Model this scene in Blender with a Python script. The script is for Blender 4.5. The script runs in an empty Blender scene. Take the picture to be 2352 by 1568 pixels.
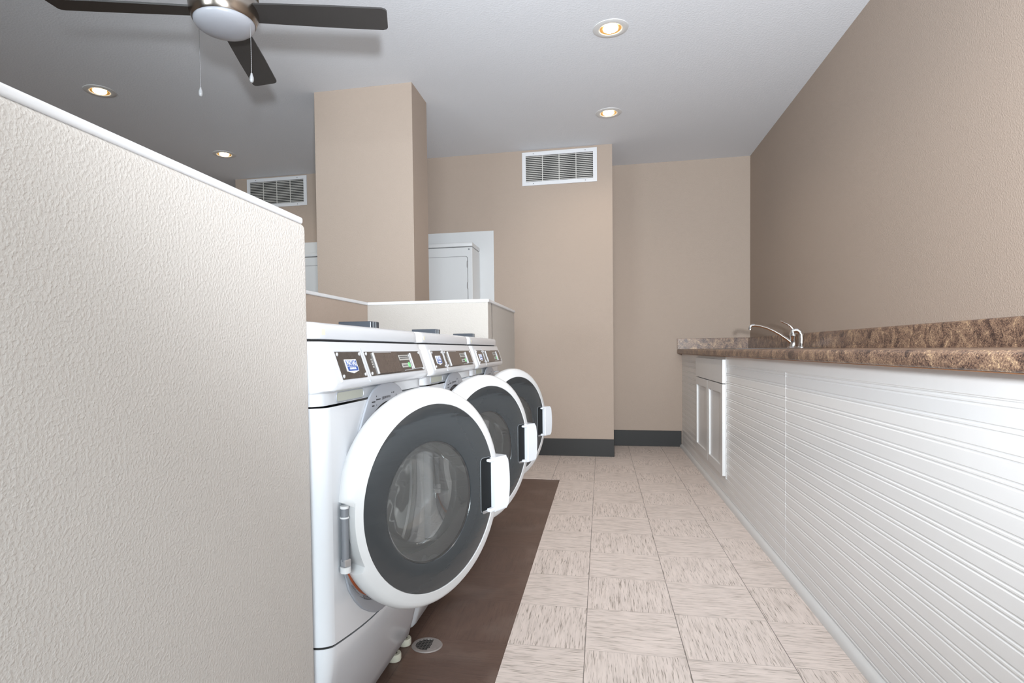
import bpy, bmesh, math, random
from mathutils import Matrix, Vector
random.seed(7)
C = bpy.context.scene.collection
PI = math.pi
sc = bpy.context.scene

# ---------------------------------------------------------------- materials
def mat(name, col=(.8, .8, .8), rough=.5, metal=0.0, bump=None, spec=.5, emit=None, coat=0.0, vary=None):
    m = bpy.data.materials.new(name); m.use_nodes = True
    nt = m.node_tree; b = nt.nodes['Principled BSDF']
    b.inputs['Base Color'].default_value = (*col, 1)
    b.inputs['Roughness'].default_value = rough
    b.inputs['Metallic'].default_value = metal
    b.inputs['Specular IOR Level'].default_value = spec
    b.inputs['Coat Weight'].default_value = coat
    tc = nt.nodes.new('ShaderNodeTexCoord')
    if emit:
        b.inputs['Emission Color'].default_value = (*emit[0], 1); b.inputs['Emission Strength'].default_value = emit[1]
    sc_, dist, det = bump if bump else (60, .0002, 2)
    n = nt.nodes.new('ShaderNodeTexNoise'); n.inputs['Scale'].default_value = sc_; n.inputs['Detail'].default_value = det
    nt.links.new(tc.outputs['Object'], n.inputs['Vector'])
    if bump:
        bp = nt.nodes.new('ShaderNodeBump'); bp.inputs['Distance'].default_value = dist; bp.inputs['Strength'].default_value = 1
        nt.links.new(n.outputs['Fac'], bp.inputs['Height']); nt.links.new(bp.outputs['Normal'], b.inputs['Normal'])
    v = vary if vary else (3.0, .03)
    n2 = nt.nodes.new('ShaderNodeTexNoise'); n2.inputs['Scale'].default_value = v[0]; n2.inputs['Detail'].default_value = 4
    nt.links.new(tc.outputs['Object'], n2.inputs['Vector'])
    mx = nt.nodes.new('ShaderNodeMix'); mx.data_type = 'RGBA'
    mx.inputs[6].default_value = (*[c*(1-v[1]) for c in col], 1); mx.inputs[7].default_value = (*[min(1, c*(1+v[1])) for c in col], 1)
    nt.links.new(n2.outputs['Fac'], mx.inputs[0]); nt.links.new(mx.outputs[2], b.inputs['Base Color'])
    return m

def math_node(nt, op, a, b=None):
    n = nt.nodes.new('ShaderNodeMath'); n.operation = op
    for i, v in enumerate((a, b)):
        if v is None: continue
        if hasattr(v, 'links'): nt.links.new(v, n.inputs[i])
        else: n.inputs[i].default_value = v
    return n.outputs[0]

def stucco(name, col, scale, dist, rough=.85):
    m = mat(name, col, rough, bump=(scale, dist, 2.5), vary=(1.2, .02), spec=.3)
    nt = m.node_tree
    n = [x for x in nt.nodes if x.type == 'TEX_NOISE'][0]
    bp = [x for x in nt.nodes if x.type == 'BUMP'][0]
    r = nt.nodes.new('ShaderNodeValToRGB'); r.color_ramp.elements[0].position = .42; r.color_ramp.elements[1].position = .68
    nt.links.new(n.outputs['Fac'], r.inputs[0]); nt.links.new(r.outputs[0], bp.inputs['Height'])
    return m

WALL = (.39, .315, .262)
M = {}
M['wall'] = stucco('beige_wall_paint', WALL, 170, .0005)
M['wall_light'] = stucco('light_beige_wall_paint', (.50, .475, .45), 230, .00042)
M['wall_mid'] = stucco('pale_beige_wall_paint', (.44, .41, .38), 170, .0005)
M['ceiling'] = stucco('white_ceiling_paint', (.71, .73, .77), 90, .0004)
M['cap'] = mat('white_cap_paint', (.66, .67, .69), .45, bump=(40, .0004, 2))
M['white_paint'] = mat('white_gloss_paint', (.66, .66, .66), .35, bump=(25, .0003, 2))
M['bead'] = mat('white_beadboard', (.79, .79, .79), .38, bump=(14, .0006, 3), vary=(5, .02), coat=.15)
M['enamel'] = mat('white_washer_enamel', (.58, .60, .635), .22, coat=.4)
M['enamel2'] = mat('white_plastic', (.545, .545, .55), .3)
M['dryer'] = mat('white_dryer_enamel', (.60, .61, .62), .3)
M['gplastic'] = mat('grey_plastic', (.30, .315, .35), .35)
M['dgrey'] = mat('dark_grey_metal', (.12, .13, .14), .4)
M['black'] = mat('black_plastic', (.006, .007, .008), .6, spec=.2)
M['base'] = mat('black_rubber_baseboard', (.016, .0155, .015), .6, bump=(30, .0004, 2))
M['seam'] = mat('dark_gap', (.02, .02, .02), .8)
M['rubber'] = mat('black_rubber', (.02, .02, .022), .45)
M['plate'] = mat('dark_brown_panel', (.062, .052, .046), .22, vary=(60, .25))
M['plate2'] = mat('brown_raised_panel', (.085, .065, .055), .25, vary=(90, .25))
M['chrome'] = mat('chrome', (.8, .8, .8), .08, 1)
M['steel'] = mat('stainless_steel', (.55, .55, .56), .28, 1)
M['dark_steel'] = mat('dull_sink_steel', (.30, .29, .29), .4, 1)
M['nickel'] = mat('brushed_nickel', (.36, .32, .28), .22, 1, bump=(20, .0003, 2))
M['blade'] = mat('grey_fan_blade', (.040, .037, .036), .45, vary=(8, .08))
M['frost'] = mat('frosted_glass_globe', (.40, .41, .45), .35, coat=.2)
M['cream'] = mat('cream_plastic', (.62, .60, .50), .5)
M['blue'] = mat('badge_blue', (.03, .08, .30), .4)
M['badge_white'] = mat('badge_white', (.75, .76, .8), .4)
M['badge_silver'] = mat('badge_silver', (.38, .38, .39), .35)
M['green'] = mat('green_button', (.18, .55, .22), .4)
M['lgrey'] = mat('grey_label', (.36, .35, .33), .5)
M['ink'] = mat('black_ink', (.03, .03, .035), .6)
M['orange'] = mat('orange_label', (.42, .10, .03), .5)
M['pocket'] = mat('beige_pocket_plastic', (.40, .41, .36), .45)
M['trim'] = mat('white_light_trim', (.62, .62, .62), .4)
M['gold'] = mat('warm_reflector', (.75, .45, .16), .35, .6)
M['bulb'] = mat('lit_bulb', (1, .9, .7), .5, emit=((1, .82, .55), 14))
M['slat'] = mat('vent_slat_white', (.58, .56, .53), .4)
M['vent'] = mat('vent_white', (.66, .66, .68), .4)
M['coinbox'] = mat('slate_coin_box', (.035, .042, .055), .35)
M['particle'] = mat('counter_substrate', (.32, .15, .07), .8)
M['hinge'] = mat('grey_hinge_metal', (.20, .21, .23), .35, .4)
M['drain_dark'] = mat('dark_drain_grate', (.10, .09, .085), .5, .3)
M['drain'] = mat('drain_metal', (.30, .27, .26), .5, .3, bump=(120, .001, 3))

def glass_mat(name, tint, refl=.12, dark=0.0):
    m = bpy.data.materials.new(name); m.use_nodes = True; nt = m.node_tree; nt.nodes.clear()
    out = nt.nodes.new('ShaderNodeOutputMaterial'); t = nt.nodes.new('ShaderNodeBsdfTransparent'); t.inputs[0].default_value = (*tint, 1)
    g = nt.nodes.new('ShaderNodeBsdfGlossy'); g.inputs['Roughness'].default_value = .03
    fr = nt.nodes.new('ShaderNodeFresnel'); fr.inputs[0].default_value = 1.5
    tc = nt.nodes.new('ShaderNodeTexCoord'); n = nt.nodes.new('ShaderNodeTexNoise'); n.inputs['Scale'].default_value = 9
    bp = nt.nodes.new('ShaderNodeBump'); bp.inputs['Distance'].default_value = .002
    nt.links.new(tc.outputs['Object'], n.inputs[0]); nt.links.new(n.outputs[0], bp.inputs['Height'])
    nt.links.new(bp.outputs[0], g.inputs['Normal']); 
    a = math_node(nt, 'ADD', fr.outputs[0], refl)
    mx = nt.nodes.new('ShaderNodeMixShader'); nt.links.new(a, mx.inputs[0]); nt.links.new(t.outputs[0], mx.inputs[1]); nt.links.new(g.outputs[0], mx.inputs[2])
    nt.links.new(mx.outputs[0], out.inputs[0]); return m
M['glass'] = glass_mat('clear_glass', (.85, .88, .88))
M['bowl'] = glass_mat('thick_glass_bowl', (.80, .84, .85), .14)
def add_pale_reflection(m, f, col):
    nt = m.node_tree; out = [x for x in nt.nodes if x.type == 'OUTPUT_MATERIAL'][0]; old = out.inputs[0].links[0].from_socket
    d = nt.nodes.new('ShaderNodeBsdfDiffuse'); d.inputs[0].default_value = (*col, 1); mx = nt.nodes.new('ShaderNodeMixShader'); mx.inputs[0].default_value = f
    nt.links.new(old, mx.inputs[1]); nt.links.new(d.outputs[0], mx.inputs[2]); nt.links.new(mx.outputs[0], out.inputs[0])
add_pale_reflection(M['bowl'], .28, (.62, .65, .66))  # pale diffuse mixed in, painting bright reflections into the clear bowl
M['tint'] = mat('smoked_grey_panel', (.024, .028, .031), .16, coat=.3)
def add_wavy(m):
    nt = m.node_tree; b = nt.nodes['Principled BSDF']; tc = [x for x in nt.nodes if x.type == 'TEX_COORD'][0]
    mp = nt.nodes.new('ShaderNodeMapping'); mp.inputs['Scale'].default_value = (1, 1.6, 9)
    n = nt.nodes.new('ShaderNodeTexNoise'); n.inputs['Scale'].default_value = 3.5; n.inputs['Detail'].default_value = 3
    bp = nt.nodes.new('ShaderNodeBump'); bp.inputs['Distance'].default_value = .0015
    nt.links.new(tc.outputs['Object'], mp.inputs[0]); nt.links.new(mp.outputs[0], n.inputs[0]); nt.links.new(n.outputs[0], bp.inputs['Height']); nt.links.new(bp.outputs[0], b.inputs['Coat Normal']); nt.links.new(bp.outputs[0], b.inputs['Normal'])
add_wavy(M['tint'])

S12 = .3048
def tile_mat(name, base, streak, x0, y0, brown=False):
    m = bpy.data.materials.new(name); m.use_nodes = True; nt = m.node_tree; b = nt.nodes['Principled BSDF']; L = nt.links.new
    tc = nt.nodes.new('ShaderNodeTexCoord'); sp = nt.nodes.new('ShaderNodeSeparateXYZ'); L(tc.outputs['Object'], sp.inputs[0])
    u = math_node(nt, 'DIVIDE', math_node(nt, 'SUBTRACT', sp.outputs[0], x0), S12)
    v = math_node(nt, 'DIVIDE', math_node(nt, 'SUBTRACT', sp.outputs[1], y0), S12)
    iu = math_node(nt, 'FLOOR', u); iv = math_node(nt, 'FLOOR', v)
    fu = math_node(nt, 'SUBTRACT', u, iu); fv = math_node(nt, 'SUBTRACT', v, iv)
    par = math_node(nt, 'MULTIPLY', math_node(nt, 'FRACT', math_node(nt, 'MULTIPLY', math_node(nt, 'ADD', iu, iv), .5)), 2.0)  # 0 even, 1 odd
    # along = coordinate along the streak
    def mixf(fac, a, c):
        n = nt.nodes.new('ShaderNodeMix'); n.data_type = 'FLOAT'; L(fac, n.inputs[0]); L(a, n.inputs[2]); L(c, n.inputs[3]); return n.outputs[0]
    al = mixf(par, u, v); ac = mixf(par, v, u)
    rnd = nt.nodes.new('ShaderNodeTexWhiteNoise'); rnd.noise_dimensions = '2D'
    cb = nt.nodes.new('ShaderNodeCombineXYZ'); L(iu, cb.inputs[0]); L(iv, cb.inputs[1]); L(cb.outputs[0], rnd.inputs[0])
    off = math_node(nt, 'MULTIPLY', rnd.outputs[0], 37.0)
    def streaks(sa, sb, lo, hi, seed):
        c2 = nt.nodes.new('ShaderNodeCombineXYZ'); L(math_node(nt, 'MULTIPLY', al, sa), c2.inputs[0]); L(math_node(nt, 'MULTIPLY', ac, sb), c2.inputs[1]); L(math_node(nt, 'ADD', off, seed), c2.inputs[2])
        n = nt.nodes.new('ShaderNodeTexNoise'); n.inputs['Scale'].default_value = 1; n.inputs['Detail'].default_value = 2; n.inputs['Roughness'].default_value = .6; L(c2.outputs[0], n.inputs[0])
        r = nt.nodes.new('ShaderNodeMapRange'); r.inputs['From Min'].default_value = lo; r.inputs['From Max'].default_value = hi; L(n.outputs[0], r.inputs[0]); return r.outputs[0]
    s1 = streaks(4.6, 84, .56, .70, 0.0); s2 = streaks(2.4, 34, .50, .74, 9.0); s3 = streaks(2.4, 14, .35, .7, 5.0)
    tot = math_node(nt, 'MINIMUM', math_node(nt, 'ADD', math_node(nt, 'MULTIPLY', s1, .85 if not brown else .35), math_node(nt, 'MULTIPLY', s2, .34)), 1.0)
    m1 = nt.nodes.new('ShaderNodeMix'); m1.data_type = 'RGBA'; L(s3, m1.inputs[0]); m1.inputs[6].default_value = (*[c*1.05 for c in base], 1); m1.inputs[7].default_value = (*[c*.92 for c in base], 1)
    m2 = nt.nodes.new('ShaderNodeMix'); m2.data_type = 'RGBA'; L(tot, m2.inputs[0]); L(m1.outputs[2], m2.inputs[6]); m2.inputs[7].default_value = (*streak, 1)
    # seams
    def edge(f, w):
        a = math_node(nt, 'MINIMUM', f, math_node(nt, 'SUBTRACT', 1.0, f)); return math_node(nt, 'LESS_THAN', a, w)
    e = math_node(nt, 'MAXIMUM', edge(fu, .0042), math_node(nt, 'MULTIPLY', edge(fv, .003), .45))
    if brown: e = math_node(nt, 'MULTIPLY', e, .5)
    m3 = nt.nodes.new('ShaderNodeMix'); m3.data_type = 'RGBA'; L(math_node(nt, 'MULTIPLY', e, .75), m3.inputs[0]); L(m2.outputs[2], m3.inputs[6]); m3.inputs[7].default_value = (.06, .05, .045, 1) if not brown else (.02, .015, .012, 1)
    last = m3.outputs[2]
    if brown:   # scuffed pale wear patches
        n = nt.nodes.new('ShaderNodeTexNoise'); n.inputs['Scale'].default_value = 5; n.inputs['Detail'].default_value = 6; L(tc.outputs['Object'], n.inputs[0])
        r = nt.nodes.new('ShaderNodeMapRange'); r.inputs['From Min'].default_value = .5; r.inputs['From Max'].default_value = .78; L(n.outputs[0], r.inputs[0])
        m4 = nt.nodes.new('ShaderNodeMix'); m4.data_type = 'RGBA'; L(math_node(nt, 'MULTIPLY', r.outputs[0], .5), m4.inputs[0]); L(last, m4.inputs[6]); m4.inputs[7].default_value = (.22, .165, .14, 1); last = m4.outputs[2]
    L(last, b.inputs['Base Color'])
    b.inputs['Roughness'].default_value = .38 if not brown else .42; b.inputs['Specular IOR Level'].default_value = .4
    bp = nt.nodes.new('ShaderNodeBump'); bp.inputs['Distance'].default_value = .0006; L(tot, bp.inputs['Height']); bp.invert = True; L(bp.outputs[0], b.inputs['Normal'])
    return m
M['tile'] = tile_mat('pale_streaked_vinyl_tile', (.72, .63, .585), (.24, .20, .165), -.0575, 1.8575)
M['brown'] = tile_mat('dark_brown_vinyl_tile', (.125, .077, .060), (.06, .038, .03), -.303, 1.8575, True)

def granite():
    m = bpy.data.materials.new('brown_granite_laminate'); m.use_nodes = True; nt = m.node_tree; b = nt.nodes['Principled BSDF']; L = nt.links.new
    tc = nt.nodes.new('ShaderNodeTexCoord')
    def noise(s, d=4, r=.65, dist=0.0):
        n = nt.nodes.new('ShaderNodeTexNoise'); n.inputs['Scale'].default_value = s; n.inputs['Detail'].default_value = d; n.inputs['Roughness'].default_value = r; n.inputs['Distortion'].default_value = dist
        L(tc.outputs['Object'], n.inputs[0]); return n.outputs[0]
    r = nt.nodes.new('ShaderNodeValToRGB'); e = r.color_ramp.elements
    e[0].position = .42; e[0].color = (.025, .015, .013, 1); e[1].position = .63; e[1].color = (.74, .55, .34, 1)
    for p, c in ((.455, (.075, .042, .034, 1)), (.49, (.16, .095, .07, 1)), (.515, (.32, .195, .115, 1)), (.54, (.22, .15, .125, 1)), (.57, (.50, .33, .19, 1))):
        x = e.new(p); x.color = c
    f = math_node(nt, 'ADD', math_node(nt, 'MULTIPLY', noise(210, 6, .85, .5), .66), math_node(nt, 'MULTIPLY', noise(16, 4, .65, 1.0), .34))
    L(f, r.inputs[0])
    r2 = nt.nodes.new('ShaderNodeMapRange'); r2.inputs['From Min'].default_value = .60; r2.inputs['From Max'].default_value = .66; L(noise(170, 3, .6), r2.inputs[0])
    m2 = nt.nodes.new('ShaderNodeMix'); m2.data_type = 'RGBA'; L(math_node(nt, 'MULTIPLY', r2.outputs[0], .7), m2.inputs[0]); L(r.outputs[0], m2.inputs[6]); m2.inputs[7].default_value = (.03, .02, .02, 1)
    L(m2.outputs[2], b.inputs['Base Color']); b.inputs['Roughness'].default_value = .35
    bp = nt.nodes.new('ShaderNodeBump'); bp.inputs['Distance'].default_value = .00008; L(f, bp.inputs['Height']); L(bp.outputs[0], b.inputs['Normal'])
    return m
M['granite'] = granite()

# ---------------------------------------------------------------- mesh helpers
def obj(name, bm, m, parent=None, smooth=None, loc=None):
    bmesh.ops.recalc_face_normals(bm, faces=bm.faces)
    me = bpy.data.meshes.new(name); bm.to_mesh(me); bm.free()
    for x in (m if isinstance(m, (list, tuple)) else [m]): me.materials.append(M[x] if isinstance(x, str) else x)
    o = bpy.data.objects.new(name, me); C.objects.link(o)
    if parent: o.parent = parent
    if loc: o.location = loc
    if smooth:
        me.polygons.foreach_set('use_smooth', [True]*len(me.polygons))
        me.set_sharp_from_angle(angle=math.radians(smooth))
    return o
def B(): return bmesh.new()
def box(bm, x0, x1, y0, y1, z0, z1, bev=0, seg=2, mi=0):
    r = bmesh.ops.create_cube(bm, size=1, matrix=Matrix.Translation(((x0+x1)/2, (y0+y1)/2, (z0+z1)/2)) @ Matrix.Diagonal((abs(x1-x0), abs(y1-y0), abs(z1-z0), 1)))
    vs = r['verts']; fs = list({f for v in vs for f in v.link_faces})
    for f in fs: f.material_index = mi
    if bev:
        es = list({e for v in vs for e in v.link_edges})
        bmesh.ops.bevel(bm, geom=es, offset=bev, segments=seg, affect='EDGES', profile=.5)
    return bm
def bx(*a, **k): return box(B(), *a, **k)
AX = {'x': lambda h, a, b: Vector((h, a, b)), 'y': lambda h, a, b: Vector((b, h, a)), 'z': lambda h, a, b: Vector((a, b, h))}
def lathe(bm, prof, c=(0, 0, 0), axis='z', n=48, rfun=None, close=False, mi=0):
    c = Vector(c); rings = []
    for r, h in prof:
        ring = []
        if r < 1e-6: ring = [bm.verts.new(c+AX[axis](h, 0, 0))]
        else:
            for i in range(n):
                t = 2*PI*i/n; rr = rfun(r, t) if rfun else r
                ring.append(bm.verts.new(c+AX[axis](h, rr*math.cos(t), rr*math.sin(t))))
        rings.append(ring)
    seq = list(zip(rings, rings[1:])) + ([(rings[-1], rings[0])] if close else [])
    for a, b in seq:
        for i in range(n):
            j = (i+1) % n
            if len(a) == 1 and len(b) == 1: continue
            if len(a) == 1: f = (a[0], b[j], b[i])
            elif len(b) == 1: f = (a[i], a[j], b[0])
            else: f = (a[i], a[j], b[j], b[i])
            f = bm.faces.new(f); f.material_index = mi
    return bm
def tube(bm, pts, r, n=12, caps=True):
    pts = [Vector(p) for p in pts]; rs = r if isinstance(r, (list, tuple)) else [r]*len(pts); rings = []
    up = None
    for i, p in enumerate(pts):
        d = (pts[min(i+1, len(pts)-1)]-pts[max(i-1, 0)]).normalized()
        if up is None: up = d.orthogonal().normalized()
        up = (up-d*up.dot(d)).normalized(); s = d.cross(up)
        rings.append([bm.verts.new(p+rs[i]*(math.cos(2*PI*k/n)*up+math.sin(2*PI*k/n)*s)) for k in range(n)])
    for a, b in zip(rings, rings[1:]):
        for k in range(n): bm.faces.new((a[k], a[(k+1) % n], b[(k+1) % n], b[k]))
    if caps: bm.faces.new(rings[0]); bm.faces.new(rings[-1])
    return bm
def extrude_poly(bm, pts, vec, mi=0):
    a = [bm.verts.new(Vector(p)) for p in pts]; b = [bm.verts.new(Vector(p)+Vector(vec)) for p in pts]
    fs = [bm.faces.new(a), bm.faces.new(b[::-1])]
    for i in range(len(a)):
        j = (i+1) % len(a); fs.append(bm.faces.new((a[i], b[i], b[j], a[j])))
    for f in fs: f.material_index = mi
    return bm
def loft_y(bm, prof_fn, ys, caps=True):
    rings = [[bm.verts.new((x, y, z)) for x, z in prof_fn(y)] for y in ys]
    for a, b in zip(rings, rings[1:]):
        n = len(a)
        for i in range(n): bm.faces.new((a[i], a[(i+1) % n], b[(i+1) % n], b[i]))
    if caps: bm.faces.new(rings[0]); bm.faces.new(rings[-1])
    return bm
def empty(name, loc=(0, 0, 0), rz=0):
    o = bpy.data.objects.new(name, None); C.objects.link(o); o.location = loc; o.rotation_euler.z = rz; o.empty_display_size = .1; return o
def tag(o, label, cat, group=None, kind=None):
    o['label'] = label; o['category'] = cat
    if group: o['group'] = group
    if kind: o['kind'] = kind
    return o
def struct(name, bm, m, label=None, cat=None, **k):
    o = obj(name, bm, m, **k); o['kind'] = 'structure'
    if label: o['label'] = label; o['category'] = cat
    return o
def copy_tree(o, parent=None):
    c = o.copy(); C.objects.link(c); c.parent = parent
    for ch in list(o.children): copy_tree(ch, c)
    return c

# ---------------------------------------------------------------- room shell
XL, XR, YR, YB, YA, ZC = -4.9, 1.358, -2.3, 5.285, 5.91, 2.71
bm = B()
def quad(bm, x0, x1, y0, y1, z, mi):
    f = bm.faces.new([bm.verts.new(p) for p in ((x0, y0, z), (x1, y0, z), (x1, y1, z), (x0, y1, z))]); f.material_index = mi
box(bm, -.303, XR+.1, YR-.1, YA+.1, -.08, 0, mi=0)
box(bm, XL-.1, -.303, 4.30, YA+.1, -.08, 0, mi=0)
box(bm, XL-.1, -.303, YR-.1, 4.30, -.08, -.0015, mi=1)
struct('floor', bm, ['tile', 'brown'], 'pale streaked vinyl tile floor with a dark brown strip under the washers', 'floor')
struct('ceiling', bx(XL-.1, XR+.1, YR-.1, YA+.1, ZC, ZC+.1), 'ceiling', 'smooth white painted ceiling with recessed lights', 'ceiling')
struct('wall_right', bx(XR, XR+.1, YR-.1, YA+.1, 0, ZC), 'wall', 'long beige textured wall above the granite counter', 'wall')
struct('wall_left', bx(XL-.1, XL, YR-.1, YA+.1, 0, ZC), 'wall', 'beige wall at the far left end of the room', 'wall')
struct('wall_back', bx(XL, XR, YA, YA+.1, 0, ZC), 'wall', 'beige alcove wall beyond the end of the counter', 'wall')
struct('wall_back_centre', bx(-2.05, .1, YB, YA, 0, ZC), 'wall', 'beige wall with the large vent near the ceiling', 'wall')
struct('wall_back_left', bx(-3.635, -2.05, 5.46, YA, 0, ZC), 'wall', 'beige wall behind the pillar with the dimmer vent', 'wall')
bm = B()   # rear wall, with window openings added to let in fill light
wx0, wx1, wz0, wz1 = -.50, 1.26, .85, 2.2
vx0, vx1 = -3.9, -2.1
for a in ((XL, vx0, 0, ZC), (vx1, wx0, 0, ZC), (wx1, XR, 0, ZC), (wx0, wx1, 0, wz0), (wx0, wx1, wz1, ZC), (vx0, vx1, 0, wz0), (vx0, vx1, wz1, ZC)): box(bm, a[0], a[1], YR-.1, YR, a[2], a[3])
struct('wall_rear', bm, 'wall', 'beige wall behind the camera with two wide windows added for fill light', 'wall')
def added_rear_window(name, a0, a1, label):  # unseen windows, added as openings for the fill lamps
    bm = B(); mid = (a0+a1)/2
    for a in ((a0, a0+.05, wz0, wz1), (a1-.05, a1, wz0, wz1), (a0+.05, a1-.05, wz0, wz0+.05), (a0+.05, a1-.05, wz1-.05, wz1), (mid-.03, mid+.03, wz0+.05, wz1-.05)): box(bm, a[0], a[1], YR-.08, YR-.02, a[2], a[3])
    w = struct(name, bm, 'white_paint', label, 'added window')
    obj('added_window_pane', bx(a0+.04, a1-.04, YR-.055, YR-.05, wz0+.04, wz1-.04), 'glass', w)
added_rear_window('added_window_1', wx0, wx1, 'white framed window added in the rear wall for fill light, behind the aisle')
added_rear_window('added_window_2', vx0, vx1, 'white framed window added in the rear wall for fill light, left side')
# black rubber baseboards
def baseboard(name, x0, x1, y0, y1):
    bm = B(); box(bm, x0, x1, y0, y1, 0, .153, bev=.003)
    return struct(name, bm, 'base', 'black rubber baseboard along the beige wall', 'baseboard')
baseboard('baseboard_back', -.93, .104, YB-.005, YB+.002)
baseboard('baseboard_alcove', .098, .745, YA-.005, YA+.002)
baseboard('baseboard_return', .098, .105, YB-.004, YA-.003)

# half wall at the left, nearest to the camera
def halfwall(name, x0, x1, y0, y1, h, m, label):
    o = struct(name, bx(x0, x1, y0, y1, 0, h, bev=.012, seg=4), m, label, 'half wall', smooth=40); return o
PX, PY, PH = -.5535, 1.058, 1.190
o = struct('wall_partition', bx(-.12, 0, YR-PY, 0, 0, PH, bev=.014, seg=5), 'wall_light', 'pale textured half wall filling the left foreground', 'half wall', smooth=40)
o.location = (PX, PY, 0); o.rotation_euler.z = .0133
o = struct('trim_1', bx(-.125, -.0015, YR-PY, -.012, PH-.003, PH+.0095, bev=.004, seg=3), 'cap', 'white cap on the nearest half wall', 'trim', smooth=40)
o.location = (PX, PY, 0); o.rotation_euler.z = .0133
# half walls behind the washers and block under the pillar
HH = 1.205
struct('wall_washer_back', bx(-1.42, -1.29, YR, 3.15, 0, HH), 'wall', 'beige half wall behind the washers', 'half wall')
bm = B(); box(bm, -1.42, -.60, 3.15, 3.27, 0, HH); box(bm, -.72, -.60, 3.26, 4.13, 0, HH)
struct('wall_washer_end', bm, 'wall_mid', 'pale half wall just past the farthest washer', 'half wall')
bm = B(); box(bm, -1.425, -1.284, YR, 3.155, HH, HH+.017, bev=.004)
box(bm, -1.425, -.594, 3.144, 3.275, HH, HH+.017, bev=.004); box(bm, -.725, -.594, 3.27, 4.136, HH, HH+.017, bev=.004)
struct('trim_2', bm, 'cap', 'thin white cap along the half walls around the washers', 'trim')
struct('wall_pillar', bx(-1.905, -1.212, 3.778, 4.112, 0, ZC), 'wall', 'square beige pillar rising to the ceiling', 'pillar')

# white surround behind the dryers
struct('trim_3', bx(-1.95, -.945, YB-.012, YB+.001, 0, 2.02, bev=.002), 'dryer', 'white painted surround panel around the dryer', 'trim')
struct('trim_4', bx(-3.45, -2.3, 5.448, 5.461, 0, 2.035, bev=.002), 'dryer', 'white painted surround panel left of the pillar', 'trim')

# ---------------------------------------------------------------- dryers
def make_dryer():
    t = empty('stacked_dryer')
    W, D, H = .686, .313, 1.84
    obj('cabinet', bx(-W, 0, 0, D, .10, H-.012, bev=.006), 'dryer', t)
    obj('lid', bx(-W-.002, .002, -.004, D, H-.007, H+.028, bev=.007, seg=3), 'dryer', t, smooth=40)
    obj('kick_panel', bx(-W+.02, -.02, .03, D, 0, .098), 'dgrey', t)
    obj('screw', lathe(B(), [(0, -.003), (.006, -.002), (.006, 0)], (-.028, -.002, H-.032), 'y', 16), 'dgrey', t)
    for z0, z1 in ((1.0, H-.09), (.16, .93)):
        # seam outline and door
        def rr(x0, x1, za, zb, r, k=6):
            P = []
            for cx, cz, a in ((x1-r, zb-r, 0), (x0+r, zb-r, 90), (x0+r, za+r, 180), (x1-r, za+r, 270)):
                for i in range(k+1):
                    q = math.radians(a+90*i/k); P.append((cx+r*math.cos(q), 0, cz+r*math.sin(q)))
            return P
        bm = B(); extrude_poly(bm, [(x, -.001, z) for x, _, z in rr(-W+.04, -.04, z0, z1, .02)], (0, .002, 0)); obj('door_seam', bm, 'seam', t)
        bm = B(); extrude_poly(bm, [(x, -.005, z) for x, _, z in rr(-W+.043, -.043, z0+.003, z1-.003, .018)], (0, .004, 0)); d = obj('door', bm, 'dryer', t)
        for zz in (z1-.07, z1-.25, z0+.1):
            obj('hinge', bx(-.047, -.036, -.009, -.002, zz-.028, zz+.028, bev=.002), 'steel', d)
        obj('handle', bx(-W+.05, -W+.065, -.012, -.004, (z0+z1)/2-.05, (z0+z1)/2+.05, bev=.003), 'gplastic', d)
    return t
dry = make_dryer(); dry.location = (-1.074, 4.955, 0)
tag(dry, 'white stacked dryer standing right of the pillar', 'dryer', 'stacked dryers along the back wall')
d2 = copy_tree(dry); d2.location = (-2.36, 5.10, 0); d2['label'] = 'white stacked dryer showing only as a sliver left of the pillar'

# ---------------------------------------------------------------- wall vents
def make_vent(w=.652, h=.292):
    t = empty('wall_vent')
    fw = .033
    bm = B()
    for a in ((0, fw, 0, h), (w-fw, w, 0, h), (fw, w-fw, 0, fw), (fw, w-fw, h-fw, h)): box(bm, a[0], a[1], -.010, 0, a[2], a[3])
    bmesh.ops.remove_doubles(bm, verts=bm.verts, dist=1e-5)
    obj('frame', bm, 'vent', t)
    obj('backing', bx(fw-.002, w-fw+.002, -.0012, 0, fw-.002, h-fw+.002), 'seam', t)
    n = 14; ih = h-2*fw
    bm = B()
    for i in range(n):
        z = fw+(i+.5)*ih/n
        extrude_poly(bm, [(fw, -.0075, z-.0042), (fw, -.0015, z+.0022), (fw, -.0015, z+.0050), (fw, -.0078, z-.0012)], (w-2*fw, 0, 0))
    obj('slats', bm, 'slat', t)
    for k in (1, 2, 3):
        x = fw+(w-2*fw)*k/4; obj('mullion', bx(x-.003, x+.003, -.0068, -.0013, fw, h-fw), 'slat', t)
    for x in (.1, w-.1):
        for z in (.016, h-.016): obj('screw', lathe(B(), [(0, -.0125), (.004, -.0115), (.004, -.0095)], (x, 0, z), 'y', 12), 'dgrey', t)
    return t
v1 = make_vent(); v1.location = (-.681, YB, 2.398)
tag(v1, 'bright white louvred vent near the ceiling between pillar and alcove', 'vent', 'louvred wall vents')
v2 = copy_tree(v1); v2.location = (-3.50, 5.46, 2.405); v2['label'] = 'dimmer louvred vent left of the pillar, partly hidden by the half wall'

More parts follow.
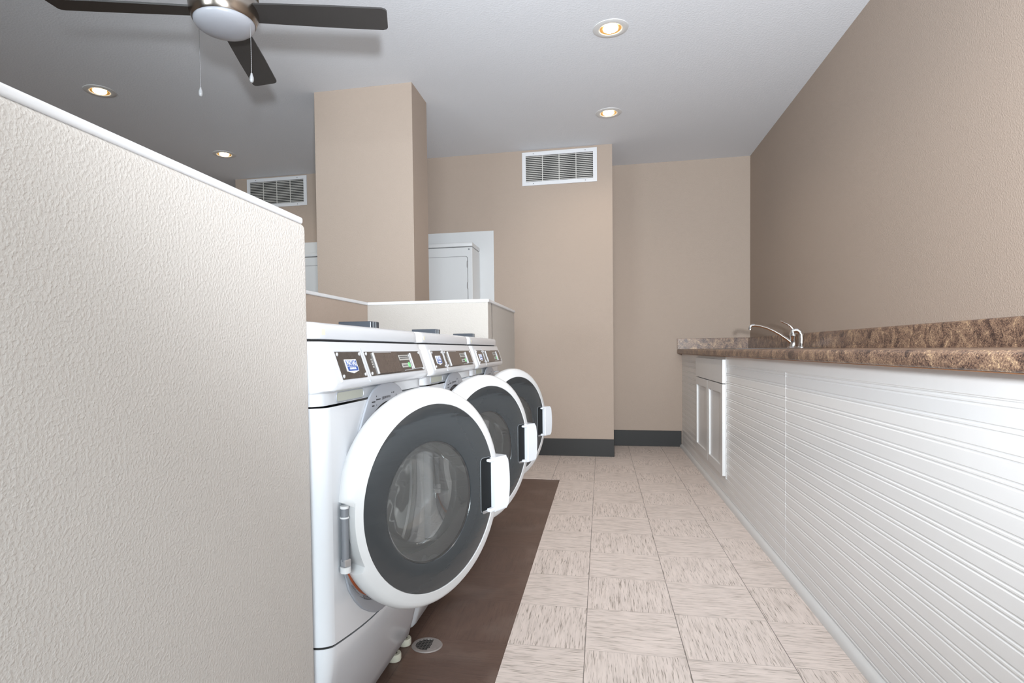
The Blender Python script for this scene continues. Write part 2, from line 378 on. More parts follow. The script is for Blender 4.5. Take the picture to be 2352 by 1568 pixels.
# ---------------------------------------------------------------- counter
XF = .75          # beadboard face
Y0C = -1.2
pitch = .0495
prof = [(XF, 0)]
z = .035
while z < .83:
    for dz in (-.0055, .0055):
        c = z+dz; prof += [(XF, c-.0035), (XF+.0022, c-.0012), (XF+.0022, c+.0012), (XF, c+.0035)]
    z += pitch
prof += [(XF, .838), (XF-.0015, .84), (XF-.0015, .889)]
base = empty('counter_base'); tag(base, 'white horizontal beadboard front under the brown counter', 'counter base')
bm = B(); loft_y(bm, lambda y: prof+[(XF+.02, .889), (XF+.02, 0)], [Y0C, YA-.001]); obj('beadboard_panel', bm, 'bead', base)
bm = B()
for yy in (2.662,): box(bm, XF-.0003, XF+.001, yy-.0015, yy+.0015, .03, .838)
obj('panel_joint', bm, 'bead', base)
bm = B(); R_ = .022
loft_y(bm, lambda y: [(XF, 0), (XF-R_, 0)]+[(XF-R_*math.cos(math.radians(a)), R_*1.25*math.sin(math.radians(a))) for a in (15, 30, 45, 60, 75, 90)], [Y0C, YA-.008]); obj('quarter_round', bm, 'white_paint', base, smooth=40)
obj('end_panel', bx(XF+.02, XR-.002, Y0C, Y0C+.02, 0, .889), 'bead', base)
# countertop with a sink cut-out
ct = empty('countertop'); tag(ct, 'brown speckled laminate counter with rounded edge along the right wall', 'countertop')
sx0, sx1, sy0, sy1 = .84, 1.30, 3.95, 4.72
ZT = .932
zt0 = .8915
bm = B()
def slab(bm, x0, x1, y0, y1): box(bm, x0, x1, y0, y1, zt0, ZT)
rad = .014
edge = [(.80, zt0)]+[(.705+rad*.6-rad*.6*math.cos(math.radians(a)), zt0+rad*.6-rad*.6*math.sin(math.radians(a))) for a in (90, 60, 30, 0)]+[(.705+rad-rad*math.cos(math.radians(a)), ZT-rad+rad*math.sin(math.radians(a))) for a in (0, 20, 40, 60, 75, 90)]+[(.80, ZT)]
loft_y(bm, lambda y: edge, [Y0C-.02, YA-.001])
slab(bm, .80, sx0, Y0C-.02, YA-.001); slab(bm, sx1, XR-.001, Y0C-.02, YA-.001); slab(bm, sx0, sx1, Y0C-.02, sy0); slab(bm, sx0, sx1, sy1, YA-.001)
obj('worktop', bm, 'granite', ct, smooth=35)
obj('substrate', bx(.713, XR-.002, Y0C-.01, YA-.002, .8895, zt0), 'particle', ct)
def bs_prof(x1, t, h, r=.010):
    return [(x1, ZT), (x1-t, ZT)]+[(x1-t+r-r*math.cos(math.radians(a)), ZT+h-r+r*math.sin(math.radians(a))) for a in (0, 25, 50, 70, 90)]+[(x1, ZT+h)]
bm = B(); loft_y(bm, lambda y: bs_prof(XR-.001, .02, .102), [Y0C-.02, YA-.001]); obj('backsplash', bm, 'granite', ct, smooth=35)
bm = B(); box(bm, .706, XR-.018, YA-.021, YA-.001, ZT, ZT+.102, bev=.002); obj('end_splash', bm, 'granite', ct)
# sink
sk = empty('sink', (1.07, 4.335, ZT)); tag(sk, 'stainless steel drop-in sink set into the counter', 'sink')
def sink_loop(hx, hy, z, r, k=6):
    P = []
    for cx, cy, a in ((hx-r, hy-r, 0), (-hx+r, hy-r, 90), (-hx+r, -hy+r, 180), (hx-r, -hy+r, 270)):
        for i in range(k+1):
            q = math.radians(a+90*i/k); P.append((cx+r*math.cos(q), cy+r*math.sin(q), z))
    return P
bm = B(); loops = [sink_loop(.255, .41, .0005, .04), sink_loop(.253, .408, .004, .04), sink_loop(.222, .375, .0045, .035), sink_loop(.215, .368, -.002, .035), sink_loop(.20, .35, -.16, .05), sink_loop(.03, .03, -.175, .02)]
rings = [[bm.verts.new(p) for p in l] for l in loops]
for a, b in zip(rings, rings[1:]):
    for i in range(len(a)): bm.faces.new((a[i], a[(i+1) % len(a)], b[(i+1) % len(a)], b[i]))
bm.faces.new(rings[-1])
obj('basin', bm, 'dark_steel', sk, smooth=50)
obj('strainer', lathe(B(), [(0, .004), (.03, .004), (.04, 0), (.04, -.002)], (0, 0, -.174), 'z', 24), 'steel', sk, smooth=40)
# faucet
fc = empty('faucet', (1.262, 4.31, ZT+.003)); tag(fc, 'chrome single-lever faucet with long low spout behind the sink', 'faucet')
obj('base_plate', lathe(B(), [(0, 0), (.036, 0), (.038, .003), (.036, .007), (.020, .012), (0, .012)], (0, 0, 0), 'z', 32), 'chrome', fc, smooth=50)
obj('body', lathe(B(), [(.022, .010), (.021, .02), (.021, .068), (.0245, .074), (.0245, .092), (.020, .110), (.014, .124), (.007, .131), (0, .134)], (0, 0, 0), 'z', 32), 'chrome', fc, smooth=60)
pts = [(-.012, 0, .035), (-.04, .004, .060), (-.08, .010, .092), (-.12, .014, .118), (-.16, .018, .138), (-.20, .02, .151), (-.235, .022, .157), (-.256, .022, .156), (-.264, .022, .149), (-.266, .022, .138)]
obj('spout', tube(B(), pts, [.011, .0108, .0105, .0102, .010, .0098, .0098, .0102, .0108, .0110], 14), 'chrome', fc, smooth=60)
obj('aerator', lathe(B(), [(0, 0), (.0125, 0), (.013, .010), (.011, .018)], (-.266, .022, .126), 'z', 20), 'chrome', fc, smooth=50)
pts = [(0, 0, .118), (-.008, 0, .134), (-.022, 0, .150), (-.042, 0, .163), (-.062, .001, .172), (-.078, .002, .182)]
obj('lever', tube(B(), pts, [.013, .0105, .008, .0068, .0062, .0078], 12), 'chrome', fc, smooth=60)
sp = empty('side_sprayer', (1.262, 4.15, ZT+.003)); tag(sp, 'chrome side sprayer standing beside the faucet', 'sprayer')
obj('sleeve', lathe(B(), [(0, 0), (.024, 0), (.024, .005), (.016, .010), (.014, .03), (0, .03)], (0, 0, 0), 'z', 28), 'chrome', sp, smooth=50)
pts = [(0, 0, .02), (.001, 0, .06), (.001, 0, .085), (-.006, .004, .104), (-.022, .010, .114), (-.042, .016, .111)]
obj('spray_head', tube(B(), pts, [.014, .015, .016, .0165, .0155, .0135], 16), 'chrome', sp, smooth=60)
# cabinet front set into the base
cb = empty('cabinet_front', (XF, 4.40, 0)); tag(cb, 'white shaker cabinet front under the sink', 'cabinet')
y0, y1 = -.53, .53
bm = B()
for a in ((y0-.014, y0-.003, .13, .886), (y1+.003, y1+.04, .13, .886), (y0, y1, .873, .886), (y0, y1, .13, .145)): box(bm, -.0035, 0, a[0], a[1], a[2], a[3])
obj('face_frame', bm, 'white_paint', cb)
obj('drawer_front', bx(-.021, -.0005, y0, y1, .722, .869, bev=.0015), 'white_paint', cb)
def shaker(ya, yb, za, zb):
    bm = B(); f = .055
    for a in ((ya, ya+f, za, zb), (yb-f, yb, za, zb), (ya+f, yb-f, za, za+f), (ya+f, yb-f, zb-f, zb)): box(bm, -.021, -.0005, a[0], a[1], a[2], a[3])
    box(bm, -.009, -.0005, ya+f, yb-f, za+f, zb-f)
    return bm
for ya, yb in ((y0, -.003), (.003, y1)): obj('door', shaker(ya, yb, .148, .716), 'white_paint', cb)
# ---------------------------------------------------------------- washers
W = .683
RC = .034
def cshift(y, r=RC):
    d = min(y, W-y)
    if d >= r: return 0.0
    return -(r-math.sqrt(max(0, r*r-(r-d)**2)))
ysec = [0, .0015, .005, .010, .017, .025, .034]
YS = ysec + [.06+i*(W-.12)/10 for i in range(11)] + [W-a for a in ysec[::-1]]
def zlow(y): return .362-.042*math.sin(PI*y/W)
CY, CZ = .3415, .595
def make_washer():
    t = empty('front_load_washer')
    XBK = -.68
    # cabinet : body with a round opening in the front
    bm = B()
    def ringpts(z0):   # footprint points excluding nothing
        return None
    fr = RC
    ysn = [y for y in YS]
    top, bot = .8335, None
    # side and corner strips (y<=fr and y>=W-fr)
    for side in (0, 1):
        ys_ = [y for y in ysec]
        col = []
        for y in ys_:
            yy = y if side == 0 else W-y
            x = cshift(y)
            col.append((bm.verts.new((x, yy, zlow(yy))), bm.verts.new((x, yy, top))))
        bk = (bm.verts.new((XBK, 0 if side == 0 else W, zlow(0))), bm.verts.new((XBK, 0 if side == 0 else W, top)))
        cols = [bk]+col
        for a, b in zip(cols, cols[1:]): bm.faces.new((a[0], b[0], b[1], a[1]))
    # front plate with hole
    RH = .2255
    angs = [2*PI*i/96 for i in range(96)]
    for yy, zz in ((fr, top), (W-fr, top), (fr, zlow(fr)), (W-fr, zlow(fr))): angs.append(math.atan2(zz-CZ, yy-CY) % (2*PI))
    angs = sorted(set(angs)); inner = []; outer = []
    for a in angs:
        c, s = math.cos(a), math.sin(a); tt = 9
        if c > 1e-6: tt = min(tt, (W-fr-CY)/c)
        if c < -1e-6: tt = min(tt, (fr-CY)/c)
        if s > 1e-6: tt = min(tt, (top-CZ)/s)
        if s < -1e-6:
            q = .25
            for _ in range(30): q = (zlow(CY+q*c)-CZ)/s
            tt = min(tt, q)
        inner.append(bm.verts.new((0, CY+RH*c, CZ+RH*s))); outer.append(bm.verts.new((0, CY+tt*c, CZ+tt*s)))
    for i in range(len(angs)):
        j = (i+1) % len(angs); bm.faces.new((inner[i], inner[j], outer[j], outer[i]))
    bm.faces.new([bm.verts.new(p) for p in ((XBK, 0, zlow(0)), (XBK, W, zlow(0)), (XBK, W, top), (XBK, 0, top))])
    obj('cabinet', bm, 'enamel', t, smooth=30)
    # drum cavity and gasket
    dr = obj('drum', lathe(B(), [(.150, -.055), (.235, -.075), (.245, -.38), (.12, -.42), (0, -.43)], (0, CY, CZ), 'x', 48), 'steel', t, smooth=50)
    obj('gasket', lathe(B(), [(.2255, .0005), (.219, .006), (.206, .006), (.196, .004), (.192, -.012), (.188, -.03), (.178, -.05), (.150, -.058), (.150, -.062), (.2255, -.062)], (0, CY, CZ), 'x', 64), 'rubber', t, smooth=50)
    obj('seal_ring', lathe(B(), [(.1905, -.002), (.1885, .0035), (.1860, .0035), (.184, -.002)], (0, CY, CZ), 'x', 64), 'enamel2', t, smooth=50)
    # grey door surround
    hw = [(.866, 0), (.8655, .03), (.862, .058), (.855, .083), (.845, .104), (.832, .122), (.808, .143), (.772, .172), (.734, .202), (.690, .228), (.64, .246), (.59, .253), (.53, .2525), (.488, .246), (.448, .2295), (.415, .201), (.383, .164), (.360, .127), (.344, .095), (.335, .058), (.332, 0)]
    hw = [(z_, w_) if z_ > .6 else (CZ+(z_-CZ)*1.06, w_*(1+.065*min(1, (.6-z_)/.06))) for z_, w_ in hw]
    Lp = [(CY-w_, z_) for z_, w_ in hw]; Rp = [(CY+w_, z_) for z_, w_ in hw[1:-1]][::-1]; P = Lp+Rp
    Pa = sorted(P, key=lambda p: math.atan2(p[1]-CZ, p[0]-CY))
    # densify
    D = []
    for i in range(len(Pa)):
        a, b = Pa[i], Pa[(i+1) % len(Pa)]
        for k in range(4): D.append((a[0]+(b[0]-a[0])*k/4, a[1]+(b[1]-a[1])*k/4))
    bm = B(); rows = []
    for sc_, x in ((1.0, .0005), (.997, .0045), (.975, .006), ('c', .0065)):
        row = []
        for y_, z_ in D:
            dy, dz = y_-CY, z_-CZ; l = math.hypot(dy, dz)
            k = (.2262/l) if sc_ == 'c' else sc_
            row.append(bm.verts.new((x, CY+dy*k, CZ+dz*k)))
        rows.append(row)
    for a, b in zip(rows, rows[1:]):
        for i in range(len(a)): bm.faces.new((a[i], a[(i+1) % len(a)], b[(i+1) % len(a)], b[i]))
    sur = obj('door_surround', bm, 'gplastic', t, smooth=40)
    # rating label marks
    bm = B()
    X = .0065
    def mk(y0, y1, z0, z1): box(bm, X-.0012, X-.0001, y0, y1, z0, z1)
    for i in range(14):
        y = .300+i*.0042; mk(y, y+.0022+(.001 if i % 3 else 0), .826, .834)
    for i in range(11):
        y = .300+i*.0040; mk(y, y+.0020, .806, .814)
    for (y0_, y1_, z_) in ((.262, .266, .836), (.262, .29, .828), (.262, .266, .815), (.262, .276, .809), (.262, .27, .806), (.235, .256, .824), (.235, .25, .815), (.238, .246, .796), (.362, .395, .812), (.345, .36, .808), (.378, .386, .838), (.366, .372, .838)): mk(y0_, y1_, z_, z_+.003)
    mk(.398, .402, .812, .834); mk(.33, .40, .8075, .8085)
    rl = obj('rating_label', bm, 'ink', sur)
    # warning label low on the surround
    def arcband(bm, f0, w_, a0, a1, x, n=16):
        for i in range(n):
            p = [a0+(a1-a0)*(i+k)/n for k in (0, 1)]
            ri = [.280-.0010*(a-202)+f0 for a in p]
            vs = [bm.verts.new((x, CY+r*math.cos(math.radians(a)), CZ+r*math.sin(math.radians(a)))) for r, a in ((ri[0], p[0]), (ri[0]+w_, p[0]), (ri[1]+w_, p[1]), (ri[1], p[1]))]
            bm.faces.new(vs)
    bm = B(); arcband(bm, -.022, .036, 203, 244, .0072, 30); obj('warning_label', bm, 'gplastic', sur)
    bm = B(); arcband(bm, -.004, .010, 200, 236, .0075); obj('warning_band', bm, 'orange', sur)
    bm = B()
    for k, (a0, a1) in enumerate(((212, 217), (211, 222), (224, 230))): arcband(bm, .0082+k*.0024, .0007, a0, a1, .0075)
    for k in range(4): arcband(bm, .0075+k*.0022, .0010, 226+k, 243, .0075)
    for k in range(3): arcband(bm, -.016+k*.0035, .0011, 214, 240, .0075)
    obj('warning_text', bm, 'ink', sur)
    # kick panel
    bm = B()
    def kp(y):
        s = cshift(y); zt = zlow(y)-.005
        P = [(XBK, zt), (s-.001, zt), (s, zt-.012)]
        for k in range(1, 7):
            f = k/6; P.append((s-.055*f**1.3, zt-.012-(zt-.012-.078)*f))
        P += [(s-.062, .070), (XBK, .070)]
        return P
    loft_y(bm, kp, YS); obj('kick_panel', bm, 'enamel', t, smooth=30)
    bm = B(); loft_y(bm, lambda y: [(XBK+.01, zlow(y)-.011), (-.005+cshift(y), zlow(y)-.011), (-.005+cshift(y), zlow(y)+.006), (XBK+.01, zlow(y)+.006)], [.004]+YS[2:-2]+[W-.004]); obj('seam_shadow', bm, 'seam', t)
    # console
    cp = [(-.010, .8365), (-.010, .857), (-.008, .861), (.003, .8635), (.012, .867), (.0165, .874), (.0165, .882), (.0145, .888), (-.0045, .9455), (-.009, .953), (-.012, .9645)]
    bm = B(); loft_y(bm, lambda y: [(XBK, .8365)]+[(x+cshift(y, .034), z_) for x, z_ in cp]+[(XBK, .9645)], YS)
    con = obj('console', bm, 'enamel', t, smooth=35)
    # dispenser pocket and slot beside
    bm = B()
    def rrp(y0, y1, z0, z1, r, x, k=5):
        P = []
        for cy_, cz_, a in ((y1-r, z1-r, 0), (y0+r, z1-r, 90), (y0+r, z0+r, 180), (y1-r, z0+r, 270)):
            for i in range(k+1):
                q = math.radians(a+90*i/k); P.append((x, cy_+r*math.cos(q), cz_+r*math.sin(q)))
        return P
    extrude_poly(bm, rrp(.080, .222, .8395, .8600, .008, -.0105), (.0015, 0, 0)); pk = obj('pull_recess', bm, 'pocket', con)
    bm = B(); tube(bm, [p for p in rrp(.080, .222, .8395, .8600, .008, -.0088)]+[rrp(.080, .222, .8395, .8600, .008, -.0088)[0]], .0011, 6); obj('recess_edge', bm, 'gplastic', con)
    # console plates (slanted)
    V = Vector((-.019, 0, .0575)).normalized(); N = Vector((.0575, 0, .019)).normalized(); O0 = Vector((.0147, 0, .8865))
    def P3(u, v, w): return O0+Vector((0, 1, 0))*u+V*v+N*w
    def pbox(bm, u0, u1, v0, v1, w0, w1):
        q = [P3(u, v, w0) for u, v in ((u0, v0), (u1, v0), (u1, v1), (u0, v1))]; extrude_poly(bm, q, N*(w1-w0)); return bm
    PHt = .0595
    np_ = obj('nameplate', pbox(B(), .062, .189, 0, PHt, -.001, .0015), 'plate', con)
    # nameplate raised border of the console
    bm = B()
    for a in ((.054, .059, -.004, PHt+.004), (.059, .192, PHt+.001, PHt+.004)): pbox(bm, *a, -.001, .0022)
    obj('plate_rim', bm, 'enamel', con)
    obj('console_groove', pbox(B(), .2015, .2035, -.012, PHt+.008, -.001, .0006), 'gplastic', con)
    cpn = obj('control_panel', pbox(B(), .214, .623, .001, PHt, -.001, .0015), 'plate', con)
    def text_mesh(body, size, sx=1.0, rot=0):
        cu = bpy.data.curves.new('t', 'FONT'); cu.body = body; cu.size = size; cu.extrude = .0002; cu.offset = 0
        cu.align_x = 'CENTER'; cu.align_y = 'CENTER'; cu.resolution_u = 3
        o = bpy.data.objects.new('t', cu); C.objects.link(o); bpy.context.view_layer.update()
        me = bpy.data.meshes.new_from_object(o.evaluated_get(bpy.context.evaluated_depsgraph_get()))
        bm = bmesh.new(); bm.from_mesh(me); bpy.data.objects.remove(o); bpy.data.meshes.remove(me)
        for v in bm.verts:
            x, y = v.co.x*sx, v.co.y
            if rot: x, y = -y, x
            v.co.x, v.co.y = x, y
        return bm
    def place(bm, u, v, w):
        for q in bm.verts: q.co = P3(u+q.co.x, v+q.co.y, w+q.co.z)
        return bm
    # badge: shield
    bu, bv, bw, bh = .123, .029, .058, .027
    bd = B(); extrude_poly(bd, [P3(bu+a, bv+b, .0015) for a, b in ((-bw/2, bh/2), (bw/2, bh/2), (bw/2, -bh/2+.001), (0, -bh/2-.004), (-bw/2, -bh/2+.001))], N*.0012)
    badge = obj('badge', bd, 'badge_white', np_)
    b2 = B(); pbox(b2, bu-bw/2+.003, bu+bw/2-.003, bv-.0015, bv+bh/2-.002, .0027, .0031); pbox(b2, bu-bw/2+.003, bu+bw/2-.003, bv-bh/2+.0015, bv-.0025, .0027, .0031)
    b2t = obj('badge_field', b2, 'blue', np_)
    tx = place(text_mesh('MAYTAG', .0185, .62), bu, bv+.0052, .0032); obj('badge_name', tx, 'badge_white', np_)
    tx = place(text_mesh('COMMERCIAL', .0066, .80), bu, bv-.0072, .0032); obj('badge_word', tx, 'badge_white', np_)
    def scr(par, u, v, r=.0042):
        bm = B(); bmesh.ops.create_uvsphere(bm, u_segments=14, v_segments=8, radius=r)
        for q in bm.verts: q.co = P3(u, v, .0018)+Vector((q.co.x*.6, q.co.y, q.co.z))
        obj('screw', bm, 'badge_silver', par, smooth=60)
    for u, v in ((.069, .0065), (.182, .0065), (.069, PHt-.0055), (.182, PHt-.0055)): scr(np_, u, v)
    for u, v in ((.221, .0065), (.221, PHt-.0055), (.616, .006), (.616, PHt-.0055)): scr(cpn, u, v)
    obj('card_cover', pbox(B(), .262, .420, .004, PHt-.003, .0015, .0045), 'plate2', cpn)
    bm = B(); pbox(bm, .258, .262, .004, PHt-.003, .0015, .005); pbox(bm, .262, .380, PHt-.004, PHt-.0028, .0015, .005); obj('cover_edge', bm, 'badge_silver', cpn)
    obj('coin_cover', pbox(B(), .535, .603, .009, PHt-.006, .0015, .004), 'plate2', cpn)
    bm = B(); pbox(bm, .530, .5335, .009, PHt-.006, .0015, .005); pbox(bm, .535, .603, .007, .0085, .0015, .005); pbox(bm, .519, .5205, .006, PHt-.01, .0015, .003); pbox(bm, .455, .52, .0055, .0068, .0015, .003); obj('coin_cover_edge', bm, 'badge_silver', cpn)
    lb = B(); pbox(lb, .436, .512, .034, .049, .0015, .0022); pbox(lb, .444, .490, .014, .026, .0015, .0022); lbo = obj('instruction_label', lb, 'lgrey', cpn)
    bm = B(); rnd = random.Random(3)
    for v in (.0385, .0435):
        u = .440
        while u < .508:
            wdt = rnd.uniform(.002, .006); pbox(bm, u, u+wdt, v, v+.0024, .0022, .0025); u += wdt+.0016
    u = .449
    while u < .485:
        wdt = rnd.uniform(.002, .005); pbox(bm, u, u+wdt, .0185, .021, .0022, .0025); u += wdt+.0014
    obj('label_print', bm, 'ink', cpn)
    bm = B(); extrude_poly(bm, [P3(.501+.0085*math.cos(2*PI*i/20), .0205+.0075*math.sin(2*PI*i/20), .0015) for i in range(20)], N*.0014); obj('button', bm, 'green', cpn)
    bm = B()
    for k in range(4):
        pbox(bm, .239, .241, .020+k*.006, .024+k*.006, .0015, .0018); pbox(bm, .239, .246, .020+k*.006, .021+k*.006, .0015, .0018); pbox(bm, .244, .246, .021+k*.006, .0245+k*.006, .0015, .0018)
    obj('side_marking', bm, 'lgrey', cpn)
    # lid
    ztl, ztu = .9685, 1.004
    lp = [(-.0195, ztl+.0015), (-.018, ztl+.004), (-.019, ztu-.012), (-.021, ztu-.006), (-.026, ztu-.0015), (-.034, ztu)]
    bm = B(); loft_y(bm, lambda y: [(XBK-.002, ztl), (-.03+cshift(y), ztl)]+[(x+cshift(y), z_-(.004 if min(y, W-y) < .002 and z_ > ztu-.003 else 0)) for x, z_ in lp]+[(XBK-.002, ztu-(.004 if min(y, W-y) < .002 else 0))], YS)
    lid = obj('lid', bm, 'enamel', t, smooth=40)
    obj('lid_gap', bx(XBK+.01, -.032, .012, W-.012, .960, .972), 'seam', t)
    bm = B(); pbx = box(bm, -.0215, -.0182, .038, .055, .978, .990); obj('sticker', bm, 'cream', lid)
    # coin box on the back of the lid
    bm = B(); box(bm, -.232, -.13, .575, .640, ztu-.001, 1.033, bev=.002); obj('coin_box', bm, 'coinbox', t)
    bm = B(); box(bm, -.1305, -.1275, .59, .594, 1.004, 1.032); obj('coin_box_rib', bm, 'dgrey', t); obj('coin_box_rib', bx(-.1305, -.1275, .61, .613, 1.004, 1.032), 'dgrey', t)
    # levelling feet
    for fx, fy in ((-.10, .045), (-.10, W-.045), (-.60, .045), (-.60, W-.045)):
        bm = B(); lathe(bm, [(.011, .022), (.021, .022), (.0225, .018), (.0225, .004), (.021, 0), (.0, 0)], (fx, fy, 0), 'z', 24); lathe(bm, [(.006, .001), (.006, .075), (0, .075)], (fx, fy, 0), 'z', 12)
        obj('foot', bm, 'cream', t, smooth=40)
    # door
    R = .2578
    dcz = .600
    door_loc = Vector((0, .060, dcz))
    def notch(r, a):   # leave room for the hinge on the hinge side
        zz, yy = r*math.sin(a), r*math.cos(a)
        if r > .24 and yy < 0 and -.115 < zz < .035: return min(r, .2385)
        return r
    prof_ = [(.150, -.028), (.236, -.026), (.252, -.020), (R, -.008), (R, .008), (.2535, .0185), (.2465, .0255), (.2385, .0285), (.2240, .0325), (.2205, .0335), (.2195, .0325), (.2195, .0270), (.150, .024)]
    ring = obj('door', lathe(B(), prof_, (0, R, 0), 'x', 180, rfun=notch, close=True), 'enamel2', t, smooth=40)
    ring.location = door_loc
    bm = lathe(B(), [(.2188, .0275), (.2188, .0318), (.2165, .0328), (.146, .0332), (.141, .0318), (.137, .0255)], (0, R, 0), 'x', 128)
    for q in bm.verts:
        if math.hypot(q.co.y-R, q.co.z) < .15: q.co.y -= .014; q.co.z -= .008
    obj('tinted_panel', bm, 'tint', ring, smooth=40)
    obj('door_window', lathe(B(), [(0, .0300), (.1415, .0300)], (0, R-.014, -.008), 'x', 96), 'glass', ring, smooth=60)
    obj('glass_bowl', lathe(B(), [(.152, .023), (.150, -.015), (.142, -.05), (.125, -.082), (.09, -.100), (.04, -.106), (0, -.107)], (0, R-.004, -.004), 'x', 96), 'bowl', ring, smooth=70)
    obj('inner_liner', lathe(B(), [(.156, -.029), (.154, -.052), (.147, -.052), (.149, .020), (.156, .022)], (0, R, 0), 'x', 96, close=True), 'enamel2', ring, smooth=50)
    # handle
    bm = B(); ro = .2665
    L_ = [(.2055, -.078), (.2055, .064)]
    arc = []
    for i in range(13):
        zz = .064-(.142)*i/12; arc.append((math.sqrt(ro*ro-(zz+.006)**2), zz))
    extrude_poly(bm, [(.010, R+y_, z_) for y_, z_ in [L_[0], L_[1]]+arc], (.040, 0, 0))
    bmesh.ops.bevel(bm, geom=[e for e in bm.edges if abs(e.verts[0].co.x-.05) < 1e-6 and abs(e.verts[1].co.x-.05) < 1e-6], offset=.004, segments=3, affect='EDGES')
    hd = obj('handle', bm, 'enamel', ring, smooth=30)
    for z0_, z1_ in ((.054, .062), (-.076, -.066)): obj('handle_lip', bx(.034, .048, R+.185, R+.208, z0_, z1_, bev=.003), 'enamel', ring)
    bm = B(); extrude_poly(bm, rrp(R+.163, R+.2055, -.076, .066, .010, .0322), (.0016, 0, 0)); obj('handle_recess', bm, 'black', ring)
    bm = B(); tube(bm, [p for p in rrp(R+.163, R+.2055, -.076, .066, .010, .0334)]+[rrp(R+.163, R+.2055, -.076, .066, .010, .0334)[0]], .0011, 6); obj('recess_rim', bm, 'dgrey', ring)
    bm = B(); box(bm, .0325, .0365, R+.168, R+.204, -.078, -.070, bev=.001); obj('recess_latch', bm, 'steel', ring)
    # hinge
    bm = B(); box(bm, -.020, .004, .012, .026, -.112, .032); obj('hinge_bracket', bm, 'dgrey', ring)
    bm = B(); hx, hy = .010, .0075
    for r_, z0_, z1_ in ((.0075, -.085, .028),): lathe(bm, [(0, z0_), (r_, z0_), (r_, z1_), (0, z1_)], (hx, hy, 0), 'z', 20)
    obj('hinge_pin', bm, 'hinge', ring, smooth=40)
    for z0_, z1_, r_ in ((.004, .007, .0095), (.024, .029, .009), (-.108, -.096, .011)): obj('hinge_washer', lathe(B(), [(0, z0_), (r_, z0_), (r_, z1_), (0, z1_)], (hx, hy, 0), 'z', 20), 'enamel2', ring, smooth=40)
    bm = B(); box(bm, hx-.008, hx+.008, hy-.007, hy+.009, -.096, -.080, bev=.002); obj('hinge_nut', bm, 'steel', ring)
    ring.rotation_euler.z = -math.radians(27.5)
    return t
ws = make_washer()
ws.location = (-.53, 1.06, 0)
tag(ws, 'nearest white front-load washer with large round door standing open', 'washing machine', 'front-load washers with open doors')
def door_of(w): return [c for c in w.children if c.name.startswith('door') and not c.name.startswith('door_')][0]
for k, (yy, zz, lab, ang) in enumerate(((1.750, .002, 'middle white front-load washer, its open door half hidden by the nearest', 27.5), (2.440, .005, 'farthest white front-load washer, beside the end half wall', 27.5))):
    w2 = copy_tree(ws); w2.location = (-.53, yy, 0); w2['label'] = lab
    door_of(w2).rotation_euler.z = -math.radians(ang)

# ---------------------------------------------------------------- floor drain
dn = empty('floor_drain', (-.556, 1.802, 0)); tag(dn, 'round grimy metal floor drain grate in the brown floor', 'drain')
obj('rim', lathe(B(), [(.036, .0005), (.037, .003), (.047, .003), (.050, 0)], (0, 0, -.001), 'z', 40), 'drain', dn, smooth=40)
obj('well', lathe(B(), [(0, .0005), (.0365, .0005)], (0, 0, -.001), 'z', 32), 'black', dn)
bm = B()
for i in range(-3, 4):
    p = i*.010; q = math.sqrt(max(0, .0375**2-p*p))
    box(bm, p-.0014, p+.0014, -q, q, -.0002, .0018); box(bm, -q, q, p-.0014, p+.0014, -.0002, .0016)
obj('grate', bm, 'drain_dark', dn)
bm = B(); pr = random.Random(5)
seg = [(.038*math.cos(a), .038*math.sin(a), .0018) for a in [math.radians(-70+10*i) for i in range(15)]]+[(.012+pr.uniform(-.004, .004), .03-.01*i, .0018) for i in range(7)]
extrude_poly(bm, seg, (0, 0, .0009)); obj('floor_paint_crust', bm, 'drain', dn)

# ---------------------------------------------------------------- ceiling fan
FX, FY = -1.455, 2.14
fan = empty('ceiling_fan', (FX, FY, ZC)); tag(fan, 'brushed nickel ceiling fan with dark blades, frosted globe and two pull chains', 'ceiling fan')
Z = lambda z: z-ZC
obj('canopy', lathe(B(), [(0, 0), (.07, -.001), (.07, -.02), (.055, -.05), (.02, -.062), (0, -.062)], (0, 0, 0), 'z', 40), 'nickel', fan, smooth=50)
obj('downrod', lathe(B(), [(.0125, -.05), (.0125, Z(2.44))], (0, 0, 0), 'z', 20), 'nickel', fan, smooth=50)
obj('motor_housing', lathe(B(), [(0, Z(2.455)), (.03, Z(2.45)), (.095, Z(2.432)), (.124, Z(2.405)), (.130, Z(2.375)), (.130, Z(2.352)), (.10, Z(2.350)), (.10, Z(2.343)), (0, Z(2.343))], (0, 0, 0), 'z', 64), 'nickel', fan, smooth=50)
obj('light_kit', lathe(B(), [(0, Z(2.344)), (.12, Z(2.342)), (.130, Z(2.335)), (.1325, Z(2.31)), (.129, Z(2.282)), (.121, Z(2.258)), (.1165, Z(2.251)), (.113, Z(2.253)), (.112, Z(2.265)), (0, Z(2.27))], (0, 0, 0), 'z', 64), 'nickel', fan, smooth=50)
obj('globe', lathe(B(), [(.1135, Z(2.262)), (.1145, Z(2.252))]+[(.1145*math.cos(math.radians(a)), Z(2.250)-.040*math.sin(math.radians(a))) for a in (8, 18, 30, 42, 54, 66, 78)]+[(0, Z(2.210))], (0, 0, 0), 'z', 64), 'frost', fan, smooth=60)
ZB = 2.292
def blade():
    bm = B(); L0, L1 = .115, .638
    outline = [(L0, -.050), (.22, -.053), (.40, -.057), (.58, -.058), (.618, -.058), (.632, -.053), (L1, -.043), (L1, .043), (.632, .053), (.618, .058), (.58, .058), (.40, .057), (.22, .053), (L0, .050)]
    extrude_poly(bm, [(x, y, 0) for x, y in outline], (0, 0, .007))
    bmesh.ops.rotate(bm, verts=bm.verts, cent=(0, 0, .0035), matrix=Matrix.Rotation(math.radians(-11), 3, 'X'))
    return bm
